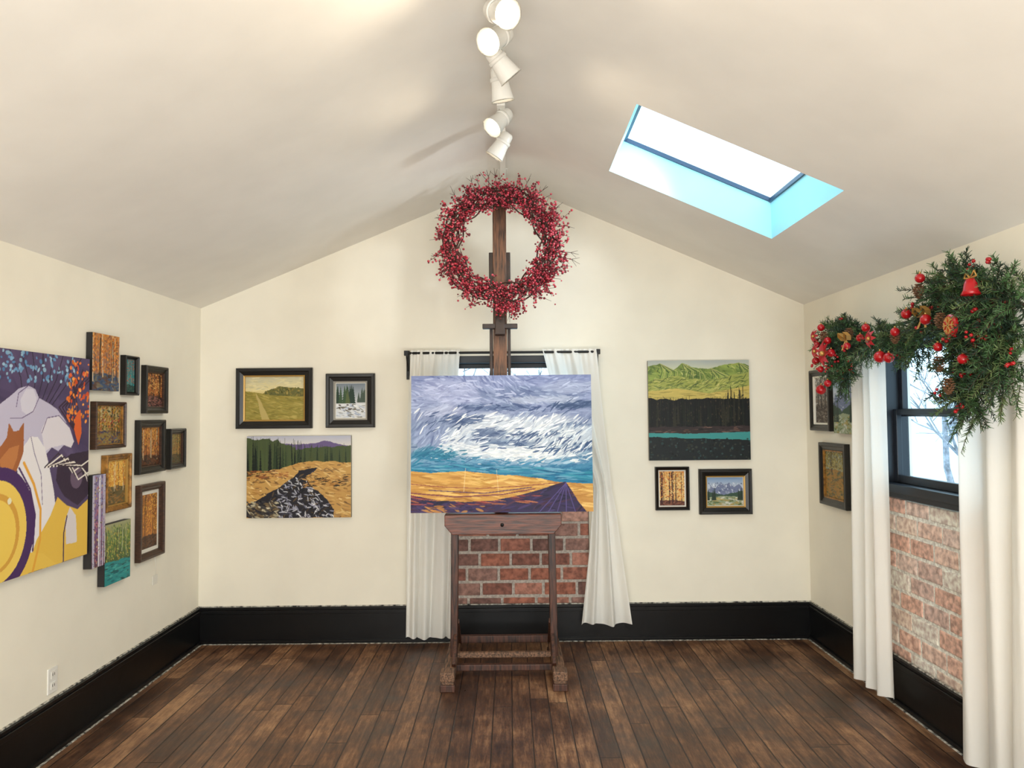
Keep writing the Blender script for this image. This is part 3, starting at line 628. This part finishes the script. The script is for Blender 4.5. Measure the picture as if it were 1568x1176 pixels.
put('f',T_right,.138,.438,1.418,1.819,fw=.05,img=art_autumn(90,130,41,[(200,200,196),(130,120,110)],[(80,74,70),(120,94,70),(50,48,48)],[(40,36,36)],[(70,60,54),(130,120,110)],6,.02,.6),mat=M_frameblk,slip=M_matbd,mw=.004)
put('c',T_right,.51,.78,1.41,1.77,img=art_mtn(42,100,130),side=M_cside)
put('f',T_right,.265,.645,.945,1.345,fw=.055,img=art_autumn(100,100,43,[(130,140,130),(180,170,120)],[(130,120,60),(160,140,70),(100,90,56)],[(60,50,40)],[(160,120,60),(120,110,60),(90,90,70)],2,.015,.4),mat=M_frameblk,slip=M_framegold)

# ------------------------------------------------------------------ easel with the big painting
EX=-.045
ea=empty('easel',(EX,-.6,0)); b=MB()
LEAN=math.radians(3.2); yb=-.62
def my(z): return yb+(z-.9)*math.tan(LEAN)
for s_ in(-1,1):
    x=EX+s_*.29
    b.beam((x+s_*.012,-.60,.07),(x,-.62,.93),.044,.05,0)
    xf=EX+s_*.315
    b.bb((xf-.035,-.93,.035),(xf+.035,-.28,.095),1); b.bb((xf-.042,-.94,.0),(xf+.042,-.84,.04)); b.bb((xf-.042,-.36,.0),(xf+.042,-.27,.04))
    b.bb((xf-.04,-.945,.06),(xf+.04,-.86,.11),1)
    b.beam((x-s_*.005,-.60,.30),(x,-.33,.09),.03,.03,0)
    b.beam((x,-.62,.22),(x,-.80,.10),.022,.03,0)
b.bb((EX-.30,-.35,.09),(EX+.30,-.31,.135)); b.bb((EX-.30,-.62,.085),(EX+.30,-.585,.115),1); b.bb((EX-.30,-.70,.035),(EX+.30,-.66,.07))
b.obj('base',[M_wood,M_wood3],ea,.004)
b=MB(); prof=[(-.345,.955),(.345,.955),(.345,.89),(.30,.838),(-.30,.838),(-.345,.89)]
vs=[(EX+x,-.735,z) for x,z in prof]+[(EX+x,-.62,z) for x,z in prof]
b.add(vs,[(5,4,3,2,1,0),(6,7,8,9,10,11)]+[(i,(i+1)%6,6+(i+1)%6,6+i) for i in range(6)],0)
b.obj('tray_ledge',[M_trayw],ea,.004)
b=MB(); b.tube([(EX-.005,-.750,.895),(EX-.005,-.73,.895)],.010,12); b.obj('tray_knob',[M_iron],ea)
b=MB(); b.beam((EX-.01,my(.9),.9),(EX-.01,my(2.93),2.93),.085,.032,0)
b.obj('mast',[M_wood2],ea,.004)
b=MB(); b.beam((EX-.01,my(2.36)+.03,2.36),(EX-.01,my(2.56)+.03,2.56),.135,.035,0)
b.beam((EX-.01,my(2.07)-.03,2.07),(EX-.01,my(2.07)-.03,2.10),.215,.05,0); b.beam((EX-.01,my(2.02)-.035,2.03),(EX-.01,my(2.14)-.03,2.14),.06,.06,0)
b.beam((EX+.045,my(1.2)+.01,1.2),(EX+.045,my(2.1)+.01,2.1),.02,.03,0);b.beam((EX-.065,my(1.2)+.01,1.2),(EX-.065,my(2.1)+.01,2.1),.02,.03,0)
M_wdk=mat_simple('easel_clamp_wood',(44,28,22),0.45,noise=.3,nscale=20)
b.obj('clamp',[M_wdk],ea,.004)
pw,ph=1.085,.818
Mp=Matrix.Translation((-.05,-.668,.962))@Matrix.Rotation(-LEAN,4,'X')@T_back@Matrix.Translation((0,ph/2,0))
canvas('seascape_canvas_painting',None,0,0,pw,ph,art_main(),.036,M_csidel,Mp)

# ------------------------------------------------------------------ berry wreath
WC=Vector((EX-.005,-.63,2.58)); wr=empty('berry_wreath',WC); rw=random.Random(11)
M_twig=mat_simple('wreath_twig',(66,40,32),0.8); M_b1=mat_simple('berry_red',(156,34,50),0.4,noise=.2,nscale=60); M_b2=mat_simple('berry_pink_red',(190,74,88),0.45); M_b3=mat_simple('berry_dark',(104,22,34),0.4)
b=MB()
for k in range(11):
    ph0=rw.random()*6; R0=.305+rw.uniform(-.045,.035); pts=[]
    for i in range(61):
        a=2*math.pi*i/60; q=a*5+ph0; pts.append(WC+Vector(((R0+.03*math.cos(q))*math.cos(a),.03*math.sin(q),(R0+.03*math.cos(q))*math.sin(a))))
    b.tube(pts,.005,5,0,True,False)
B=MB()
for k in range(640):
    a=rw.random()*2*math.pi; r0=.308+rw.uniform(-.065,.06); er=Vector((math.cos(a),0,math.sin(a))); et=Vector((-math.sin(a),0,math.cos(a)))
    out=rw.gauss(.2,.8); 
    d=(et*1.0*rw.choice((1,1,-.6))+er*out+Vector((0,rw.uniform(-.8,.35),0))).normalized(); L=rw.uniform(.05,.11)
    if out<-.3: L*=.6
    p0=WC+er*r0+Vector((0,rw.uniform(-.035,.02),0)); cv=er*rw.uniform(-.02,.03)
    pts=[p0+d*(L*t)+cv*t*t for t in(0,.35,.7,1)]
    b.tube(pts,[.0025,.002,.0016,.001],4,0,True,False)
    for j in range(rw.randint(5,10)):
        t=rw.uniform(.15,1.05); o=Vector((rw.gauss(0,1),rw.gauss(0,1),rw.gauss(0,1)))*.011
        c=p0+d*(L*t)+cv*t*t+o; B.ico(c,rw.uniform(.0048,.0088),rw.choice((0,0,1,1,2,2)))
for a,L in((1.75,.12),(1.62,.12),(1.9,.1),(-.12,.13),(-.2,.15),(.95,.12),(1.15,.1),(2.3,.09),(-1.45,.12),(-1.6,.1),(.3,.09),(3.3,.07),(2.7,.08),(2.0,.12),(.6,.08)):
    er=Vector((math.cos(a),0,math.sin(a))); p0=WC+er*.37
    d=(er+Vector((rw.uniform(-.5,.5),0,rw.uniform(-.5,.5)))*.7).normalized(); p1=p0+d*L*.5; p2=p0+d*L+Vector((rw.uniform(-.03,.03),0,rw.uniform(-.03,.03)))
    b.tube([p0,p1,p2],[.0025,.002,.001],4,0); b.tube([p1,p1+(d+Vector((.6,0,.5))).normalized()*L*.35],[.0018,.001],4,0); b.tube([p1,p1+(d-Vector((.6,0,.3))).normalized()*L*.35],[.0018,.001],4,0)
    for j in range(3): B.ico(p0+d*L*rw.uniform(0,.6)+Vector((rw.gauss(0,.006),rw.gauss(0,.006),rw.gauss(0,.006))),.006,1)
for k in range(30):
    p0=WC+Vector((rw.uniform(-.03,.14),-.02,-.35)); d=Vector((rw.uniform(-.3,.4),0,-1)).normalized(); L=rw.uniform(.04,.11)
    b.tube([p0,p0+d*L],[.002,.001],4,0)
    for j in range(7): B.ico(p0+d*L*rw.uniform(.1,1)+Vector((rw.gauss(0,.009),rw.gauss(0,.009),rw.gauss(0,.006))),.0065,rw.choice((0,1,2)))
b.obj('vine_ring',[M_twig],wr); B.obj('berries',[M_b1,M_b2,M_b3],wr)

# ------------------------------------------------------------------ christmas garland
ga=empty('christmas_garland',(1.9,-1.7,1.9)); rg=random.Random(5)
M_n1=mat_simple('pine_needle_dark',(32,56,38),0.6,noise=.3,nscale=40); M_n2=mat_simple('pine_needle',(62,94,54),0.6,noise=.3,nscale=40); M_n3=mat_simple('pine_needle_olive',(98,118,72),0.6)
M_stem=mat_simple('garland_stem',(60,44,32),0.8); M_red=mat_simple('ornament_red',(170,20,28),0.22); M_cone=mat_simple('pine_cone',(108,76,52),0.7,noise=.3,nscale=80); M_gr=mat_simple('gold_ribbon',(196,150,80),0.35,metal=.5); M_rr=mat_simple('red_ribbon',(170,34,42),0.4)
G=MB(); tips=[]
def sprig(p,d,L,mi):
    d=d.normalized(); u=d.orthogonal().normalized(); w=d.cross(u); bend=Vector((0,0,-.25*L))
    G.tube([p,p+d*L*.5+bend*.25,p+d*L+bend],[.002,.0016,.001],3,3,True,False)
    tips.append(p+d*L*.8+bend*.7)
    n=int(L*400)
    for i in range(n):
        t=(i+.5)/n; c=p+d*L*t+bend*t*t; a=rg.random()*6.283; nd=(d*rg.uniform(.5,1.0)+(u*math.cos(a)+w*math.sin(a))*1.0).normalized(); l=rg.uniform(.018,.032)*(1.1-.4*t)
        sd=nd.cross(Vector((rg.uniform(-1,1),rg.uniform(-1,1),rg.uniform(-1,1)))).normalized()*.002
        G.add([c-sd,c+sd,c+nd*l+sd*.4,c+nd*l-sd*.4],[(0,1,2,3)],mi)
def gpath(pts,n,rad,L=.12):
    pts=[Vector(p) for p in pts]; G.tube(pts,.006,5,3)
    cum=[0]
    for i in range(len(pts)-1): cum.append(cum[-1]+(pts[i+1]-pts[i]).length)
    for k in range(n):
        s=rg.random()*cum[-1]; i=max(j for j in range(len(pts)-1) if cum[j]<=s); t=(s-cum[i])/(cum[i+1]-cum[i]); p=pts[i].lerp(pts[i+1],t)
        d=Vector((rg.gauss(-.35,.7),rg.gauss(0,1),rg.gauss(0,1))); d.normalize()
        q=p+d*rad*rg.random()*.7
        if q.x>1.96: q.x=1.96
        if d.x>.1: d.x=-d.x
        sprig(q,d,L*rg.uniform(.6,1.2),rg.choice((0,0,1,1,2)))
X=1.86
gpath([(X,-.94,1.97),(X-.01,-1.08,1.96),(X-.02,-1.24,1.92)],180,.10,.10)
gpath([(X,-1.04,1.90),(X,-1.07,1.74)],130,.10,.10)
gpath([(X,-1.24,1.91),(X,-1.42,1.91),(X,-1.56,1.89),(X,-1.74,1.84),(X,-1.90,1.93)],240,.07,.10)
gpath([(X,-1.90,1.95),(X-.02,-2.02,2.03),(X-.03,-2.15,2.05),(X-.03,-2.32,2.0),(X-.02,-2.5,1.92)],310,.11,.11)
gpath([(X-.03,-2.20,1.98),(X-.04,-2.23,1.80),(X-.04,-2.20,1.57)],400,.12,.10)
gpath([(X-.03,-2.32,1.95),(X-.04,-2.40,1.80),(X-.03,-2.40,1.66)],280,.11,.10)
G.obj('needles',[M_n1,M_n2,M_n3,M_stem],ga)
O=MB()
for k in range(60):
    tp=tips[rg.randrange(len(tips))]
    for j in range(4): O.ico(tp+Vector((rg.uniform(-.03,0),rg.gauss(0,.012),rg.gauss(0,.012))),rg.uniform(.006,.009),0)
def cone(c):
    c=Vector(c)
    for i in range(7):
        for j in range(7):
            a=j*6.283/7+i*.4; r=.018*math.sin(math.pi*(i+1)/8.5); O.box(c+Vector((r*math.cos(a),r*math.sin(a),-.028+.009*i)),(.012,.010,.003),1,Matrix.Rotation(a,3,'Z')@Matrix.Rotation(-.5,3,'Y'))
for c,r in(((X-.08,-.90,1.67),.028),((X-.11,-1.06,1.70),.02),((X-.12,-1.66,1.80),.028),((X-.12,-1.74,1.79),.024),((X-.11,-1.45,1.91),.02),((X-.13,-1.16,1.86),.022),((X-.13,-1.04,2.01),.02),((X-.15,-2.1,1.92),.022),((X-.15,-2.34,1.74),.02),((X-.12,-1.90,1.97),.022),((X-.13,-.96,1.83),.022),((X-.14,-2.05,2.10),.02),((X-.13,-1.55,1.95),.02),((X-.13,-1.02,1.78),.018),((X-.13,-1.12,1.93),.02),((X-.13,-.98,1.92),.018),((X-.15,-2.18,1.80),.018),((X-.13,-1.82,1.90),.02),((X-.13,-1.35,1.88),.018)):
    O.ball(c,r,0)
    O.tube([Vector(c)+Vector((0,0,r*.9)),Vector(c)+Vector((0,0,r*1.3))],.004,8,2)
for c in((X-.12,-1.35,1.94),(X-.13,-2.02,2.05),(X-.16,-2.22,1.9),(X-.14,-1.1,1.95),(X-.16,-2.2,1.73),(X-.12,-1.8,1.88),(X-.16,-2.26,1.64)): cone(c)
def flower(c,r,mi):
    c=Vector(c)
    for k in range(8):
        a=k*math.pi/4; e1=Vector((0,math.cos(a),math.sin(a))); e2=Vector((0,-math.sin(a),math.cos(a)))
        O.add([c,c+e1*r*.55+e2*r*.24+Vector((-.015,0,0)),c+e1*r,c+e1*r*.55-e2*r*.24+Vector((-.015,0,0))],[(0,1,2,3)],mi)
    O.ball(c+Vector((-.012,0,0)),r*.2,2,8,6)
flower((X-.15,-1.12,1.86),.075,3); flower((X-.15,-1.02,1.88),.05,3); flower((X-.14,-1.62,1.89),.05,3); flower((X-.13,-.96,1.97),.045,3)
c=Vector((X-.18,-2.32,1.87)); O.lathe(c,(-1,0,0),[(.0,.008),(.036,.008),(.042,.004),(.042,-.004),(0,-.006)],28,0,False)
for k in range(6):
    a=k*math.pi/3; e1=Vector((0,math.cos(a),math.sin(a))); e2=Vector((0,-math.sin(a),math.cos(a))); c0=c+Vector((-.010,0,0))
    O.beam(c0,c0+e1*.032,.005,.004,2); O.beam(c0+e1*.02,c0+e1*.03+e2*.012,.004,.004,2); O.beam(c0+e1*.02,c0+e1*.03-e2*.012,.004,.004,2)
g=Vector((X-.15,-2.40,2.0)); O.lathe(g+Vector((0,0,.035)),(0,0,-1),[(0,0),(.014,.002),(.022,.02),(.026,.045),(.034,.062),(.030,.062),(.02,.03)],20,0)
for s_ in(-1,1): O.tube([g+Vector((0,0,.035)),g+Vector((0,s_*.025,.06)),g+Vector((0,s_*.035,.04)),g+Vector((0,0,.035))],.004,5,2)
for (y,z,mi) in((-1.34,1.92,2),(-2.05,1.95,2)):
    for s_ in(-1,1):
        pts=[(X-.13,y,z),(X-.15,y+s_*.03,z+.03),(X-.14,y+s_*.05,z+.01),(X-.13,y+s_*.03,z-.012),(X-.13,y,z)]
        for i in range(4):
            p1=Vector(pts[i]);p2=Vector(pts[i+1]); O.add([p1+Vector((-.012,0,0)),p1+Vector((.012,0,0)),p2+Vector((.012,0,0)),p2+Vector((-.012,0,0))],[(0,1,2,3)],mi,True)
        p1=Vector((X-.13,y,z));p2=Vector((X-.14,y+s_*.03,z-.06)); O.add([p1+Vector((0,-.008,0)),p1+Vector((0,.008,0)),p2+Vector((0,.008,0)),p2+Vector((0,-.008,0))],[(0,1,2,3)],mi)
O.obj('ornaments',[M_red,M_cone,M_gr,M_rr],ga)

# ------------------------------------------------------------------ track light
tr=empty('track_light',(-.03,-3.2,3.1)); TX=-.03; b=MB()
b.bb((TX-.018,-6.2,3.085),(TX+.018,-.25,3.115)); 
for y in(-.4,-1.6,-2.6,-4,-5.5): b.bb((TX-.03,y-.05,3.11),(TX+.03,y+.05,3.135))
b.obj('track',[M_white],tr,.003)
heads=[(-1.19,(-.55,.15,-.85)),(-1.52,(-.55,-.4,-.65)),(-1.93,(.15,.25,-.9)),(-2.12,(.6,.3,-.70)),(-2.32,(-.5,-.6,-.55)),(-2.50,(.45,-.7,-.5)),(-3.1,(-.75,.5,-.55)),(-3.9,(.75,.4,-.55))]
for i,(y,d) in enumerate(heads):
    d=Vector(d).normalized(); pv=Vector((TX,y,3.0)); b=MB()
    b.box((TX,y,3.07),(.04,.09,.035)); b.tube([(TX,y,3.06),(TX,y,3.0)],.009,8)
    o=pv-d*.055
    b.lathe(o,d,[(.0,-.012),(.026,-.01),(.034,.0),(.036,.03),(.040,.07),(.050,.13),(.053,.135),(.050,.13),(.044,.12),(.03,.07),(0,.065)],24,0)
    b.lathe(o,d,[(.037,.035),(.042,.036),(.042,.05),(.039,.052)],24,0)
    b.obj('lamp_head_%d'%(i+1),[M_white],tr)
    g_=MB(); g_.lathe(o+d*.09,d,[(.031,0),(.024,.012),(.012,.02),(0,.022)],20,0); g_.obj('bulb_%d'%(i+1),[M_glow],tr)
    l=bpy.data.lights.new('spot_%d'%(i+1),'SPOT'); l.energy=12; l.color=(1,.84,.62); l.spot_size=math.radians(140); l.spot_blend=1.0; l.shadow_soft_size=.06
    lo_=bpy.data.objects.new('spot_%d'%(i+1),l); COL.objects.link(lo_); lo_.location=o+d*.17; lo_.rotation_euler=d.to_track_quat('-Z','Y').to_euler(); parent(lo_,tr)

# ------------------------------------------------------------------ outlet and tag
e=empty('electrical_outlet',(XL,-1.62,.33)); b=MB(); T=T_left@Matrix.Translation((-1.62,.33,0))
b.bb((-.036,-.058,0),(.036,.058,.006)); b.bb((-.017,.008,.006),(.017,.042,.009)); b.bb((-.017,-.042,.006),(.017,-.008,.009))
b.obj('cover_plate',[M_white],e,.002,T); b=MB()
for z in(.025,-.025):
    for x in(-.007,.007): b.bb((x-.0015,z-.004,.0085),(x+.0015,z+.008,.0095))
b.obj('slots',[M_iron],e,0,T)
e=empty('price_tag',(XL,-.63,.58)); b=MB(); b.tube([(XL+.012,-.66,.72),(XL+.012,-.64,.66),(XL+.01,-.635,.60)],.0015,5,0); b.bb((XL+.002,-.665,.545),(XL+.006,-.605,.60)); b.obj('tag',[M_matbd],e)

# ------------------------------------------------------------------ outdoors
M_snow=mat_simple('snow_ground',(196,206,214),0.9,noise=.05,nscale=.6)
b=MB(); n=24; vs=[];fs=[]
for j in range(n+1):
    for i in range(n+1):
        x=-30+60*i/n;y=-30+60*j/n; r=math.hypot(x,y); vs.append((x,y,-.6+max(0,r-9)*.10+.15*math.sin(x*.7)*math.cos(y*.5)))
for j in range(n):
    for i in range(n): a=j*(n+1)+i; fs.append((a,a+1,a+n+2,a+n+1))
b.add(vs,fs,0,True); b.obj('snowy_ground',[M_snow])
M_bark=mat_simple('tree_bark',(140,138,142),0.9,noise=.2,nscale=12)
def tree(x,y,h,seed):
    r=random.Random(seed); b=MB()
    def br(p,d,L,R,k):
        q=p+d*L*.5+Vector((r.uniform(-.06,.06),r.uniform(-.06,.06),0))*L; e_=p+d*L
        b.tube([p,q,e_],[R,R*.82,R*.62],4 if k>2 else 3,0,True,False)
        if k==0: return
        for i in range(3 if k>1 else 4):
            nd=(d+Vector((r.gauss(0,.55),r.gauss(0,.55),r.gauss(.1,.35)))).normalized(); st=p.lerp(e_,r.uniform(.45,1)); br(st,nd,L*r.uniform(.6,.8),R*.6,k-1)
    br(Vector((x,y,-.5)),Vector((r.uniform(-.1,.1),r.uniform(-.1,.1),1)).normalized(),h*.34,h*.011,5)
    b.obj('bare_tree',[M_bark])
for i,(x,y,h) in enumerate(((5.2,2.6,4),(6.6,4.0,5),(7.4,6.0,5.5),(8.8,6.2,6),(6.2,5.2,4.6),(8.0,8.0,6),(-.9,9,6),(1.1,10,6))): tree(x,y,h,50+i)

# ------------------------------------------------------------------ light
w=bpy.data.worlds.new('overcast_sky'); SC.world=w; w.use_nodes=True; N=w.node_tree.nodes;L=w.node_tree.links; bg=N['Background']
bg.inputs['Color'].default_value=(.58,.84,1,1); bg.inputs['Strength'].default_value=3.8
def area(name,loc,d,sx_,sy_,pw_,col):
    l=bpy.data.lights.new(name,'AREA'); l.shape='RECTANGLE'; l.size=sx_; l.size_y=sy_; l.energy=pw_; l.color=col
    o=bpy.data.objects.new(name,l); COL.objects.link(o); o.location=loc; o.rotation_euler=Vector(d).to_track_quat('-Z','Z').to_euler(); return o
area('rear_fill_light',(0,YF+.05,1.45),(0,1,.12),3.1,1.45,62,(1,.96,.90))  # added fill lamp behind the camera, brightens the whole room
area('ceiling_fill_light',(0,-6.5,.4),(0,.6,.8),3.4,1.2,132,(1,.965,.92))  # added fill lamp aimed upward, brightens the ceiling
# added spot inside the skylight well, standing in for daylight (throws the soft wreath shadow on the back wall)
sp_=Vector((1.02,-1.45,2.84)); tg=Vector((-.45,-.30,2.45)); l=bpy.data.lights.new('added_skylight_spot','SPOT'); l.energy=48; l.color=(.90,.96,1); l.spot_size=math.radians(95); l.spot_blend=1.0; l.shadow_soft_size=.06
o=bpy.data.objects.new('added_skylight_spot',l); COL.objects.link(o); o.location=sp_; o.rotation_euler=(tg-sp_).to_track_quat('-Z','Y').to_euler()

cam=bpy.data.cameras.new('camera'); co=bpy.data.objects.new('camera',cam); COL.objects.link(co); SC.camera=co
cam.sensor_width=36; cam.lens=36*1130/1568; cam.clip_start=.05
co.matrix_world=Matrix.Translation((0,-5.11,1.55))@Matrix.Rotation(math.radians(-.2),4,'Z')@Matrix.Rotation(math.radians(92.28),4,'X')@Matrix.Rotation(math.radians(-.5),4,'Z')
SC.view_settings.view_transform='Standard'; SC.view_settings.look='None'
